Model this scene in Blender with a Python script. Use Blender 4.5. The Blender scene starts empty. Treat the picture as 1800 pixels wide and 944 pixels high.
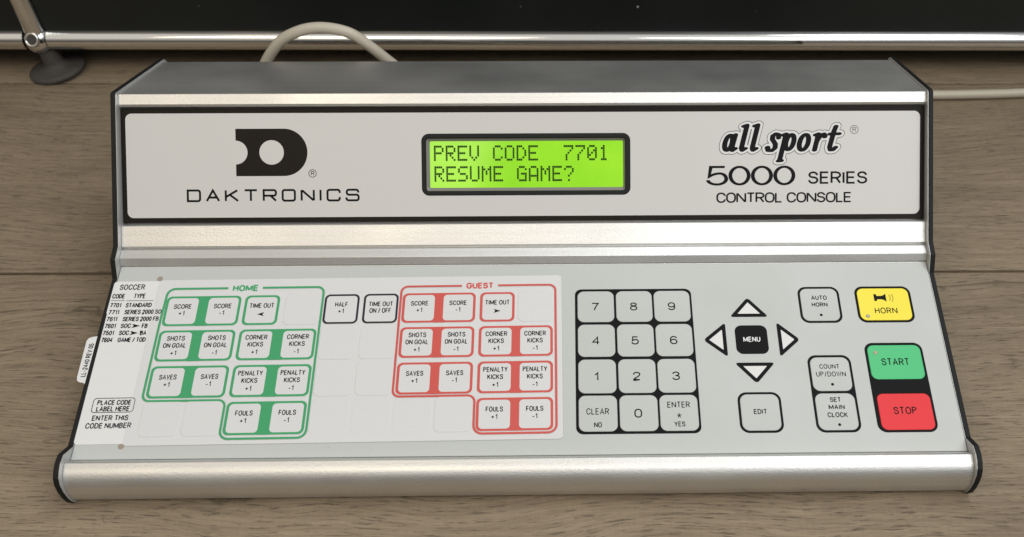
import bpy, bmesh, math, random
from mathutils import Matrix, Vector
random.seed(7)
S = 0.001                                   # everything below is measured in millimetres
SC = bpy.context.scene
COL = SC.collection
R = math.radians

# ------------------------------------------------------------------ camera, world, light
cam = bpy.data.cameras.new("camera")
camo = bpy.data.objects.new("camera", cam); COL.objects.link(camo); SC.camera = camo
pitch, yaw, roll = 0.8203047484373349, 0.026030806139294822, -0.011502066789159573
fw = Vector((math.sin(yaw)*math.cos(pitch), math.cos(yaw)*math.cos(pitch), -math.sin(pitch)))
rt = Vector((math.cos(yaw), -math.sin(yaw), 0.0)); dn = fw.cross(rt)
cr, sr = math.cos(roll), math.sin(roll)
rt, dn = cr*rt + sr*dn, -sr*rt + cr*dn
mc = Matrix.Identity(4)
for i in range(3):
    mc[i][0], mc[i][1], mc[i][2] = rt[i], -dn[i], -fw[i]
mc.translation = Vector((31.1036, -334.1499, 525.0926))*S
camo.matrix_world = mc
cam.sensor_width = 36.0; cam.lens = 34.0
cam.shift_x = -0.075; cam.shift_y = 0.04889
cam.clip_start = 0.01; cam.clip_end = 100.0
cam.dof.use_dof = True; cam.dof.focus_distance = 0.655; cam.dof.aperture_fstop = 9.0

w = bpy.data.worlds.new("World"); SC.world = w; w.use_nodes = True
nt = w.node_tree; bg = nt.nodes["Background"]
WORLD_L = 0.54
tc = nt.nodes.new("ShaderNodeTexCoord"); sx = nt.nodes.new("ShaderNodeSeparateXYZ")
mr = nt.nodes.new("ShaderNodeMapRange"); mr.inputs[1].default_value = -0.8; mr.inputs[2].default_value = 0.8
mxc = nt.nodes.new("ShaderNodeMix"); mxc.data_type = 'RGBA'
mxc.inputs[6].default_value = (0.88, 0.81, 0.71, 1); mxc.inputs[7].default_value = (0.94, 0.985, 1.0, 1)
nt.links.new(tc.outputs["Generated"], sx.inputs[0]); nt.links.new(sx.outputs[0], mr.inputs[0])
nt.links.new(mr.outputs[0], mxc.inputs[0]); nt.links.new(mxc.outputs[2], bg.inputs[0])
bg.inputs[1].default_value = WORLD_L
# the room: walls dimmer than the pale ceiling
cr_ = nt.nodes.new("ShaderNodeValToRGB"); ee = cr_.color_ramp.elements
ee[0].position = 0.0; ee[0].color = (0.10, 0.085, 0.07, 1); ee[1].position = 0.55; ee[1].color = (1.25, 1.25, 1.25, 1)
e_ = ee.new(0.22); e_.color = (0.26, 0.26, 0.26, 1)
e_ = ee.new(0.42); e_.color = (0.62, 0.61, 0.60, 1)
nt.links.new(sx.outputs[2], cr_.inputs[0])
mm = nt.nodes.new("ShaderNodeMix"); mm.data_type = 'RGBA'; mm.blend_type = 'MULTIPLY'; mm.inputs[0].default_value = 1.0
nt.links.new(mxc.outputs[2], mm.inputs[6]); nt.links.new(cr_.outputs[0], mm.inputs[7]); nt.links.new(mm.outputs[2], bg.inputs[0])

def area_light(name, loc, target, sx_, sy_, power, col):
    l = bpy.data.lights.new(name, 'AREA'); l.shape = 'RECTANGLE'; l.size = sx_; l.size_y = sy_
    l.energy = power; l.color = col
    o = bpy.data.objects.new(name, l); COL.objects.link(o); o.location = loc
    o.rotation_euler = (Vector(target)-Vector(loc)).to_track_quat('-Z', 'Y').to_euler()
    return o
# the room's lamps: a warm one to the front left, a cool one to the front right, one overhead
area_light("ceiling_lamp", (-0.78, -1.15, 2.3), (0, 0.2, 0), 1.25, 0.75, 9, (1.0, 0.84, 0.62))
area_light("ceiling_lamp", (1.3, -1.1, 2.2), (0.1, 0.2, 0), 2.0, 1.2, 26, (0.97, 0.99, 1.0))
area_light("ceiling_lamp", (0.8, 0.7, 2.4), (0.2, 0.2, 0), 1.4, 0.6, 14, (0.95, 0.98, 1.0))

vs = SC.view_settings
vs.view_transform = 'Standard'; vs.look = 'None'; vs.gamma = 1.0; vs.exposure = 0.0
SC.cycles.use_denoising = True
try:
    SC.cycles.denoising_prefilter = 'ACCURATE'; SC.cycles.denoising_input_passes = 'RGB_ALBEDO_NORMAL'
except Exception: pass
SC.cycles.max_bounces = 6

# ------------------------------------------------------------------ materials
MATS = {}
def mat(name, col, rough=0.5, metal=0.0, coat=0.0, spec=0.5, noise=None, bump=None, var=0.0, emit=None, rvar=0.0, streak=0.0):
    """noise/bump = (scale per metre as xyz tuple, strength)"""
    m = bpy.data.materials.new(name); m.use_nodes = True; n = m.node_tree.nodes; L = m.node_tree.links
    p = n["Principled BSDF"]
    p.inputs["Base Color"].default_value = (*col, 1); p.inputs["Roughness"].default_value = rough
    p.inputs["Metallic"].default_value = metal; p.inputs["Specular IOR Level"].default_value = spec
    p.inputs["Coat Weight"].default_value = coat; p.inputs["Coat Roughness"].default_value = 0.08
    if emit:
        p.inputs["Emission Color"].default_value = (*emit[0], 1); p.inputs["Emission Strength"].default_value = emit[1]
    if bump or var or rvar:
        t = n.new("ShaderNodeTexCoord"); mp = n.new("ShaderNodeMapping")
        mp.inputs["Scale"].default_value = (bump or noise)[0] if (bump or noise) else (400, 400, 400)
        L.new(t.outputs["Object"], mp.inputs[0])
        nz = n.new("ShaderNodeTexNoise"); nz.inputs["Scale"].default_value = 1.0; nz.inputs["Detail"].default_value = 3.0
        L.new(mp.outputs[0], nz.inputs[0])
        if bump:
            b = n.new("ShaderNodeBump"); b.inputs["Strength"].default_value = bump[1]; b.inputs["Distance"].default_value = 0.0002
            L.new(nz.outputs["Fac"], b.inputs["Height"]); L.new(b.outputs[0], p.inputs["Normal"])
        if var:
            mx = n.new("ShaderNodeMix"); mx.data_type = 'RGBA'
            mx.inputs[6].default_value = (*[c*(1-var) for c in col], 1); mx.inputs[7].default_value = (*[min(1, c*(1+var)) for c in col], 1)
            L.new(nz.outputs["Fac"], mx.inputs[0]); L.new(mx.outputs[2], p.inputs["Base Color"])
        if streak:
            ms = n.new("ShaderNodeMapping"); ms.inputs["Scale"].default_value = (5, 420, 420); L.new(t.outputs["Object"], ms.inputs[0])
            ns = n.new("ShaderNodeTexNoise"); ns.inputs["Scale"].default_value = 1.0; ns.inputs["Detail"].default_value = 4.0; L.new(ms.outputs[0], ns.inputs[0])
            rs = n.new("ShaderNodeMapRange"); rs.inputs[1].default_value = .3; rs.inputs[2].default_value = .7
            rs.inputs[3].default_value = 1-streak; rs.inputs[4].default_value = 1+streak*.4; L.new(ns.outputs["Fac"], rs.inputs[0])
            mz = n.new("ShaderNodeMix"); mz.data_type = 'RGBA'; mz.blend_type = 'MULTIPLY'; mz.inputs[0].default_value = 1.0
            L.new(p.inputs["Base Color"].links[0].from_socket, mz.inputs[6]); L.new(rs.outputs[0], mz.inputs[7]); L.new(mz.outputs[2], p.inputs["Base Color"])
        if rvar:
            n2 = n.new("ShaderNodeTexNoise"); n2.inputs["Scale"].default_value = 14.0; n2.inputs["Detail"].default_value = 5.0
            L.new(t.outputs["Object"], n2.inputs[0])
            r2 = n.new("ShaderNodeMapRange"); r2.inputs[1].default_value = 0.3; r2.inputs[2].default_value = 0.7
            r2.inputs[3].default_value = rough-rvar; r2.inputs[4].default_value = rough+rvar
            L.new(n2.outputs["Fac"], r2.inputs[0]); L.new(r2.outputs[0], p.inputs["Roughness"])
    MATS[name] = m
    return m
ALU = mat("anodised_aluminium", (0.73, 0.725, 0.71), 0.43, 0.94, bump=((900, 1000, 1000), 0.7), var=0.10, rvar=0.05, streak=0.05)
ALUP = mat("side_plate_aluminium", (0.55, 0.55, 0.54), 0.45, 0.5, bump=((1500, 1500, 1500), 0.2))
BLK = mat("black_textured_plastic", (0.011, 0.0115, 0.012), 0.55, spec=0.22, bump=((1600, 1600, 1600), 0.7))
GREY = mat("grey_overlay_film", (0.51, 0.53, 0.515), 0.42, bump=((2200, 2200, 2200), 0.2), var=0.03, rvar=0.10)
LABEL = mat("silver_label_film", (0.625, 0.615, 0.60), 0.4, bump=((1700, 1700, 1700), 0.15), var=0.035)
DARK = mat("dark_brown_print", (0.013, 0.010, 0.008), 0.42, spec=0.1, bump=((1700, 1700, 1700), 0.15))
INK = mat("black_ink", (0.006, 0.006, 0.007), 0.5, spec=0.1)
INKN = mat("blue_black_ink", (0.008, 0.008, 0.018), 0.45)
CARD = mat("white_card", (0.73, 0.735, 0.735), 0.5, var=0.015, bump=((500, 500, 500), 0.05))
WIN = mat("clear_film_over_card", (0.675, 0.675, 0.68), 0.28, bump=((900, 900, 900), 0.05), var=0.015, rvar=0.05)
GREEN = mat("green_print", (0.045, 0.34, 0.135), 0.4)
GREENF = mat("green_band_print", (0.03, 0.36, 0.105), 0.4)
RED = mat("red_print", (0.60, 0.085, 0.07), 0.4)
REDF = mat("red_band_print", (0.70, 0.075, 0.045), 0.4)
KGREEN = mat("green_key_film", (0.04, 0.51, 0.175), 0.4)
KRED = mat("red_key_film", (0.77, 0.028, 0.036), 0.42, spec=.3)
KYEL = mat("yellow_key_film", (0.90, 0.75, 0.02), 0.4)
WHITE = mat("white_ink", (0.8, 0.8, 0.8), 0.5)
LINE = mat("pale_outline_ink", (0.10, 0.10, 0.10), 0.5, spec=.2)
LOGOFILL = mat("logo_halo_print", (0.72, 0.72, 0.715), 0.45)
CHROME = mat("chrome", (0.90, 0.89, 0.87), 0.05, 1.0, bump=((9, 40, 40), 0.006))
SHELF = mat("black_powder_coat", (0.008, 0.0118, 0.0132), 0.36, bump=((1200, 1200, 1200), 0.1), var=0.1, rvar=0.1)
RUBBER = mat("dusty_rubber", (0.062, 0.056, 0.051), 0.75, bump=((350, 350, 350), 0.6), var=0.35)
CABLE = mat("beige_cable_jacket", (0.50, 0.455, 0.37), 0.38, bump=((250, 250, 250), 0.15), var=0.04)
NOTCH = mat("notch_brown", (0.33, 0.27, 0.22), 0.6)
LED = mat("led_lens", (0.42, 0.38, 0.28), 0.15, coat=1.0)
LCDM = mat("lit_lcd", (0.02, 0.06, 0.003), 0.10, spec=0.5, emit=((0.30, 0.78, 0.004), 0.95))
def lcd_backlight(m):
    n = m.node_tree.nodes; L = m.node_tree.links; p = n["Principled BSDF"]
    t = n.new("ShaderNodeTexCoord"); z = n.new("ShaderNodeTexNoise"); z.inputs["Scale"].default_value = 18; L.new(t.outputs["Object"], z.inputs[0])
    br = n.new("ShaderNodeTexBrick"); br.offset = 0; br.inputs["Scale"].default_value = 1.0
    br.inputs["Brick Width"].default_value = 1.373*S; br.inputs["Row Height"].default_value = 1.545*S; br.inputs["Mortar Size"].default_value = .07*S
    br.inputs["Color1"].default_value = (1, 1, 1, 1); br.inputs["Color2"].default_value = (.97, .97, .97, 1); br.inputs["Mortar"].default_value = (.86, .88, .8, 1)
    L.new(t.outputs["Object"], br.inputs["Vector"])
    r = n.new("ShaderNodeValToRGB"); r.color_ramp.elements[0].position = .3; r.color_ramp.elements[0].color = (0.26, 0.70, 0.003, 1)
    r.color_ramp.elements[1].position = .7; r.color_ramp.elements[1].color = (0.37, 0.84, 0.012, 1); L.new(z.outputs["Fac"], r.inputs[0])
    x = n.new("ShaderNodeMix"); x.data_type = 'RGBA'; x.blend_type = 'MULTIPLY'; x.inputs[0].default_value = 1
    L.new(r.outputs[0], x.inputs[6]); L.new(br.outputs["Color"], x.inputs[7]); L.new(x.outputs[2], p.inputs["Emission Color"])
lcd_backlight(LCDM)
LCDK = mat("lcd_segment", (0.01, 0.035, 0.005), 0.5, emit=((0.01, 0.05, 0.004), 0.25), spec=.1)
LIP = mat("window_lip", (0.20, 0.19, 0.18), 0.4)
SPECK = mat("pale_speck", (0.6, 0.6, 0.6), 0.5)

def wood_material():
    m = bpy.data.materials.new("worn_oak_plank"); m.use_nodes = True; n = m.node_tree.nodes; L = m.node_tree.links
    p = n["Principled BSDF"]
    def N(t, **k):
        x = n.new(t)
        for a, b in k.items(): setattr(x, a, b)
        return x
    t = N("ShaderNodeTexCoord"); oi = N("ShaderNodeObjectInfo")
    off = N("ShaderNodeVectorMath", operation='MULTIPLY_ADD'); off.inputs[1].default_value = (1, 1, 1)
    comb = N("ShaderNodeCombineXYZ"); ml = N("ShaderNodeMath", operation='MULTIPLY'); ml.inputs[1].default_value = 7.3
    L.new(oi.outputs["Random"], ml.inputs[0]); L.new(ml.outputs[0], comb.inputs[0]); L.new(ml.outputs[0], comb.inputs[2])
    L.new(t.outputs["Object"], off.inputs[0]); L.new(comb.outputs[0], off.inputs[2])
    # slow warp so that the grain wanders
    wz = N("ShaderNodeTexNoise"); wz.inputs["Scale"].default_value = 3.2; wz.inputs["Detail"].default_value = 2
    L.new(off.outputs[0], wz.inputs[0])
    wv = N("ShaderNodeVectorMath", operation='MULTIPLY_ADD'); wv.inputs[1].default_value = (0.0, 0.075, 0.0)
    L.new(wz.outputs["Color"], wv.inputs[0]); L.new(off.outputs[0], wv.inputs[2])
    def stretched(sc, detail, rough=0.55, dist=0.0):
        mp = N("ShaderNodeMapping"); mp.inputs["Scale"].default_value = sc
        L.new(wv.outputs[0], mp.inputs[0])
        z = N("ShaderNodeTexNoise"); z.inputs["Scale"].default_value = 1; z.inputs["Detail"].default_value = detail
        z.inputs["Roughness"].default_value = rough; z.inputs["Distortion"].default_value = dist
        L.new(mp.outputs[0], z.inputs[0]); return z.outputs["Fac"]
    broad = stretched((3.2, 26, 26), 6, 0.62, 0.4)
    fine = stretched((18, 380, 380), 7, 0.78)
    pore = stretched((60, 620, 620), 3, 0.7)
    blot = stretched((6, 9, 9), 3, 0.5)
    ramp = N("ShaderNodeValToRGB"); e = ramp.color_ramp.elements
    e[0].position = 0.28; e[0].color = (0.105, 0.076, 0.050, 1)
    e[1].position = 0.72; e[1].color = (0.350, 0.275, 0.187, 1)
    k = e.new(0.5); k.color = (0.222, 0.170, 0.114, 1)
    add = N("ShaderNodeMath", operation='MULTIPLY_ADD'); add.inputs[1].default_value = 0.64
    sub = N("ShaderNodeMath", operation='MULTIPLY'); sub.inputs[1].default_value = 0.24
    L.new(broad, sub.inputs[0])
    L.new(fine, add.inputs[0]); L.new(sub.outputs[0], add.inputs[2])
    a2 = N("ShaderNodeMath", operation='MULTIPLY_ADD'); a2.inputs[1].default_value = 0.22
    L.new(blot, a2.inputs[0]); L.new(add.outputs[0], a2.inputs[2]); L.new(a2.outputs[0], ramp.inputs[0])
    # dark pores
    pr = N("ShaderNodeMapRange"); pr.inputs[1].default_value = 0.32; pr.inputs[2].default_value = 0.44
    pr.inputs[3].default_value = 0.52; pr.inputs[4].default_value = 1.0
    L.new(pore, pr.inputs[0])
    mu = N("ShaderNodeMix", data_type='RGBA', blend_type='MULTIPLY'); mu.inputs[0].default_value = 1.0
    L.new(ramp.outputs[0], mu.inputs[6]); L.new(pr.outputs[0], mu.inputs[7])
    # long dark cracks in the grain
    crk = stretched((7, 170, 170), 6, 0.65, 0.6)
    cm = N("ShaderNodeMapRange"); cm.inputs[1].default_value = 0.27; cm.inputs[2].default_value = 0.36
    cm.inputs[3].default_value = 0.58; cm.inputs[4].default_value = 1.0
    L.new(crk, cm.inputs[0])
    mu2 = N("ShaderNodeMix", data_type='RGBA', blend_type='MULTIPLY'); mu2.inputs[0].default_value = 1.0
    L.new(mu.outputs[2], mu2.inputs[6]); L.new(cm.outputs[0], mu2.inputs[7])
    col = mu2.outputs[2]
    # knots at fixed places on the boards (world position, mm)
    geo = N("ShaderNodeNewGeometry")
    for (kx, ky, rx, ry, dark) in ((-186, 6, 24, 10, .30), (-327, 168, 15, 7, .45), (315, 184, 4, 1.6, .35),
                                   (-311, 48, 12, 4, .6), (372, 118, 26, 6, .7), (470, 300, 22, 7, .6), (-395, 330, 20, 5, .7), (-255, -12, 9, 3, .6)):
        s1 = N("ShaderNodeVectorMath", operation='SUBTRACT'); s1.inputs[1].default_value = (kx*S+.012, ky*S+.007, 0)
        L.new(geo.outputs["Position"], s1.inputs[0])
        wn = N("ShaderNodeVectorMath", operation='MULTIPLY_ADD'); wn.inputs[1].default_value = (0.024, 0.014, 0)
        nz = N("ShaderNodeTexNoise"); nz.inputs["Scale"].default_value = 90; nz.inputs["Detail"].default_value = 4; L.new(geo.outputs["Position"], nz.inputs[0])
        L.new(nz.outputs["Color"], wn.inputs[0]); L.new(s1.outputs[0], wn.inputs[2])
        s2 = N("ShaderNodeVectorMath", operation='MULTIPLY'); s2.inputs[1].default_value = (1/(rx*S), 1/(ry*S), 0)
        L.new(wn.outputs[0], s2.inputs[0])
        ln = N("ShaderNodeVectorMath", operation='LENGTH'); L.new(s2.outputs[0], ln.inputs[0])
        sn = N("ShaderNodeMath", operation='MULTIPLY'); sn.inputs[1].default_value = 9.0; L.new(ln.outputs["Value"], sn.inputs[0])
        si = N("ShaderNodeMath", operation='SINE'); L.new(sn.outputs[0], si.inputs[0])
        fall = N("ShaderNodeMapRange"); fall.inputs[1].default_value = 0.25; fall.inputs[2].default_value = 1.35
        fall.inputs[3].default_value = 1.0; fall.inputs[4].default_value = 0.0
        L.new(ln.outputs["Value"], fall.inputs[0])
        ring = N("ShaderNodeMapRange"); ring.inputs[1].default_value = -1; ring.inputs[2].default_value = 1
        ring.inputs[3].default_value = dark; ring.inputs[4].default_value = min(1, dark+.45)
        L.new(si.outputs[0], ring.inputs[0])
        mk = N("ShaderNodeMix", data_type='RGBA', blend_type='MULTIPLY')
        L.new(fall.outputs[0], mk.inputs[0]); L.new(col, mk.inputs[6]); L.new(ring.outputs[0], mk.inputs[7])
        col = mk.outputs[2]
    L.new(col, p.inputs["Base Color"])
    p.inputs["Roughness"].default_value = 0.55
    p.inputs["Specular IOR Level"].default_value = 0.35
    hs = N("ShaderNodeMath", operation='ADD'); L.new(pr.outputs[0], hs.inputs[0]); L.new(fine, hs.inputs[1])
    saw = N("ShaderNodeMapping"); saw.inputs["Scale"].default_value = (520, 60, 60); saw.inputs["Rotation"].default_value = (0, 0, .12); L.new(off.outputs[0], saw.inputs[0])
    sz = N("ShaderNodeTexNoise"); sz.inputs["Scale"].default_value = 1; sz.inputs["Detail"].default_value = 3; L.new(saw.outputs[0], sz.inputs[0])
    sm = N("ShaderNodeMapRange"); sm.inputs[1].default_value = .3; sm.inputs[2].default_value = .7; sm.inputs[3].default_value = .95; sm.inputs[4].default_value = 1.03; L.new(sz.outputs["Fac"], sm.inputs[0])
    ms = N("ShaderNodeMix", data_type='RGBA', blend_type='MULTIPLY'); ms.inputs[0].default_value = 1.0
    L.new(col, ms.inputs[6]); L.new(sm.outputs[0], ms.inputs[7]); L.new(ms.outputs[2], p.inputs["Base Color"])
    h2 = N("ShaderNodeMath", operation='ADD'); L.new(hs.outputs[0], h2.inputs[0]); L.new(cm.outputs[0], h2.inputs[1])
    b = N("ShaderNodeBump"); b.inputs["Strength"].default_value = 0.8; b.inputs["Distance"].default_value = 0.0007
    L.new(h2.outputs[0], b.inputs["Height"]); L.new(b.outputs[0], p.inputs["Normal"])
    return m
WOOD = wood_material()
GAP = mat("dark_gap_dirt", (0.03, 0.02, 0.014), 0.9)

# ------------------------------------------------------------------ object helpers
WM = {}                                     # world matrix of every object (kept here: no depsgraph needed)
def T(x, y, z): return Matrix.Translation(Vector((x, y, z))*S)
def put(o, parent, M):
    COL.objects.link(o); WM[o] = M
    if parent is not None:
        o.parent = parent; o.matrix_basis = WM[parent].inverted() @ M
    else:
        o.matrix_basis = M
    return o
def thing(name, label, cat, M=Matrix.Identity(4), group=None):
    o = bpy.data.objects.new(name, None); o.empty_display_size = 0.02
    o['label'] = label; o['category'] = cat
    if group: o['group'] = group
    return put(o, None, M)
def tag(o, label=None, cat=None, kind=None, group=None):
    for k, v in (('label', label), ('category', cat), ('kind', kind), ('group', group)):
        if v: o[k] = v
    return o
def mesh(name, V, F, m, smooth=False):
    me = bpy.data.meshes.new(name); me.from_pydata([tuple(c*S for c in v) for v in V], [], F)
    me.materials.append(m)
    if smooth:
        for f in me.polygons: f.use_smooth = True
    me.update(); return me
def part(name, me, parent, M): return put(bpy.data.objects.new(name, me), parent, M)

def extrude_profile(P, x0, x1):
    """closed profile of (y, z) swept along x, with capped ends"""
    n = len(P)
    V = [(x0, y, z) for y, z in P] + [(x1, y, z) for y, z in P]
    F = [(i, (i+1) % n, n+(i+1) % n, n+i) for i in range(n)] + [tuple(range(n))[::-1], tuple(range(n, 2*n))]
    return V, F
def fix_normals(me):
    b = bmesh.new(); b.from_mesh(me); bmesh.ops.recalc_face_normals(b, faces=b.faces); b.to_mesh(me); b.free(); me.update()
def smooth_angle(me, deg):
    b = bmesh.new(); b.from_mesh(me)
    for f in b.faces: f.smooth = True
    for e in b.edges:
        e.smooth = len(e.link_faces) == 2 and e.calc_face_angle(0) < R(deg)
    b.to_mesh(me); b.free(); me.update()
def bevel(o, width, seg=2, ang=20):
    md = o.modifiers.new("edge", 'BEVEL'); md.width = width*S; md.segments = seg; md.limit_method = 'ANGLE'; md.angle_limit = R(ang)
    md.harden_normals = False
    return o
def box(x0, x1, y0, y1, z0, z1):
    V = [(x, y, z) for z in (z0, z1) for x, y in ((x0, y0), (x1, y0), (x1, y1), (x0, y1))]
    return V, [(3, 2, 1, 0), (4, 5, 6, 7), (0, 1, 5, 4), (1, 2, 6, 5), (2, 3, 7, 6), (3, 0, 4, 7)]
def rr_pts(x0, x1, y0, y1, r, seg=7):
    """rounded rectangle, counter-clockwise; always 4*(seg+1) points"""
    r = max(1e-3, min(r, (x1-x0)/2-1e-3, (y1-y0)/2-1e-3)); P = []
    for cx, cy, a0 in ((x1-r, y1-r, 0), (x0+r, y1-r, 90), (x0+r, y0+r, 180), (x1-r, y0+r, 270)):
        for i in range(seg+1):
            a = R(a0+90*i/seg); P.append((cx+r*math.cos(a), cy+r*math.sin(a)))
    return P
def ring(A, B, za=0, zb=0):
    n = len(A); return [(x, y, za) for x, y in A]+[(x, y, zb) for x, y in B], [(i, (i+1) % n, n+(i+1) % n, n+i) for i in range(n)]
def stack(loops, cap=True):
    """loops = [(pts, z)...] from outside-bottom to inside-top; last one capped"""
    V, F = [], []
    for P, z in loops: V += [(x, y, z) for x, y in P]
    n = len(loops[0][0])
    for k in range(len(loops)-1):
        F += [(k*n+i, k*n+(i+1) % n, (k+1)*n+(i+1) % n, (k+1)*n+i) for i in range(n)]
    if cap: F.append(tuple((len(loops)-1)*n+i for i in range(n)))
    return V, F
def pad(x0, x1, y0, y1, r, h, z=0.0, edge=0.5):
    L = [(rr_pts(x0, x1, y0, y1, r), z), (rr_pts(x0+edge*.2, x1-edge*.2, y0+edge*.2, y1-edge*.2, r-edge*.2), z+h*.55),
         (rr_pts(x0+edge*.55, x1-edge*.55, y0+edge*.55, y1-edge*.55, r-edge*.55), z+h*.9),
         (rr_pts(x0+edge, x1-edge, y0+edge, y1-edge, r-edge), z+h)]
    return stack(L)
def sheet(x0, x1, y0, y1, r, z=0.0):
    P = rr_pts(x0, x1, y0, y1, r); return [(x, y, z) for x, y in P], [tuple(range(len(P)))]
def frame_ring(x0, x1, y0, y1, r, t, z=0.0):
    return ring(rr_pts(x0, x1, y0, y1, r), rr_pts(x0+t, x1-t, y0+t, y1-t, max(.2, r-t)), z, z)
def join(*vf):
    V, F = [], []
    for v, f in vf:
        k = len(V); V += v; F += [tuple(i+k for i in q) for q in f]
    return V, F

# ------------------------------------------------------------------ stroke lettering
def path_round(P, closed, seg=6):
    """P = [(x, y, rx, ry)]; rounds the corners that carry a radius"""
    n = len(P); out = []
    for i in range(n):
        x, y, rad = P[i]
        if not rad or (not closed and i in (0, n-1)):
            out.append((x, y)); continue
        a = Vector(P[i-1][:2]); b = Vector((x, y)); c = Vector(P[(i+1) % n][:2])
        la, lc = (a-b).length, (c-b).length
        fa = .5 if P[i-1][2] and (closed or i-1 > 0) else 1.0
        fc = .5 if P[(i+1) % n][2] and (closed or i+1 < n-1) else 1.0
        p0 = b+(a-b).normalized()*min(rad, la*fa); p3 = b+(c-b).normalized()*min(rad, lc*fc)
        p1 = p0.lerp(b, .55); p2 = p3.lerp(b, .55)
        for k in range(seg+1):
            t = k/seg; q = p0*(1-t)**3+p1*3*t*(1-t)**2+p2*3*t*t*(1-t)+p3*t**3
            if not out or (Vector(out[-1])-q).length > 1e-4: out.append(tuple(q))
    if closed and (Vector(out[0])-Vector(out[-1])).length < 1e-3: out.pop()
    return out
def ribbon(P, th, closed=False, z=0.0, ax=1.0):
    """flat mitred stroke of thickness th; ax widens it along x"""
    Q = [Vector((x/ax, y)) for x, y in P]; n = len(Q); L_, R_ = [], []
    for i in range(n):
        d0 = (Q[i]-Q[i-1]) if (i or closed) else (Q[1]-Q[0])
        d1 = (Q[(i+1) % n]-Q[i]) if (i < n-1 or closed) else d0
        d0 = d0.normalized(); d1 = d1.normalized()
        n0, n1 = Vector((-d0.y, d0.x)), Vector((-d1.y, d1.x)); m = n0+n1
        m = m.normalized() if m.length > 1e-4 else n0
        k = min(2.2, 1/max(.2, m.dot(n0)))
        L_.append(Q[i]+m*th/2*k); R_.append(Q[i]-m*th/2*k)
    V = [(v.x*ax, v.y, z) for v in R_]+[(v.x*ax, v.y, z) for v in L_]
    F = [(i, (i+1) % n, n+(i+1) % n, n+i) for i in range(n if closed else n-1)]
    return V, F
q = .42  # default corner radius of letters, in cap heights
def _o(x0=0, x1=1, y0=0, y1=1): return (1, [(x0, y0, 1), (x1, y0, 1), (x1, y1, 1), (x0, y1, 1)])
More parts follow.
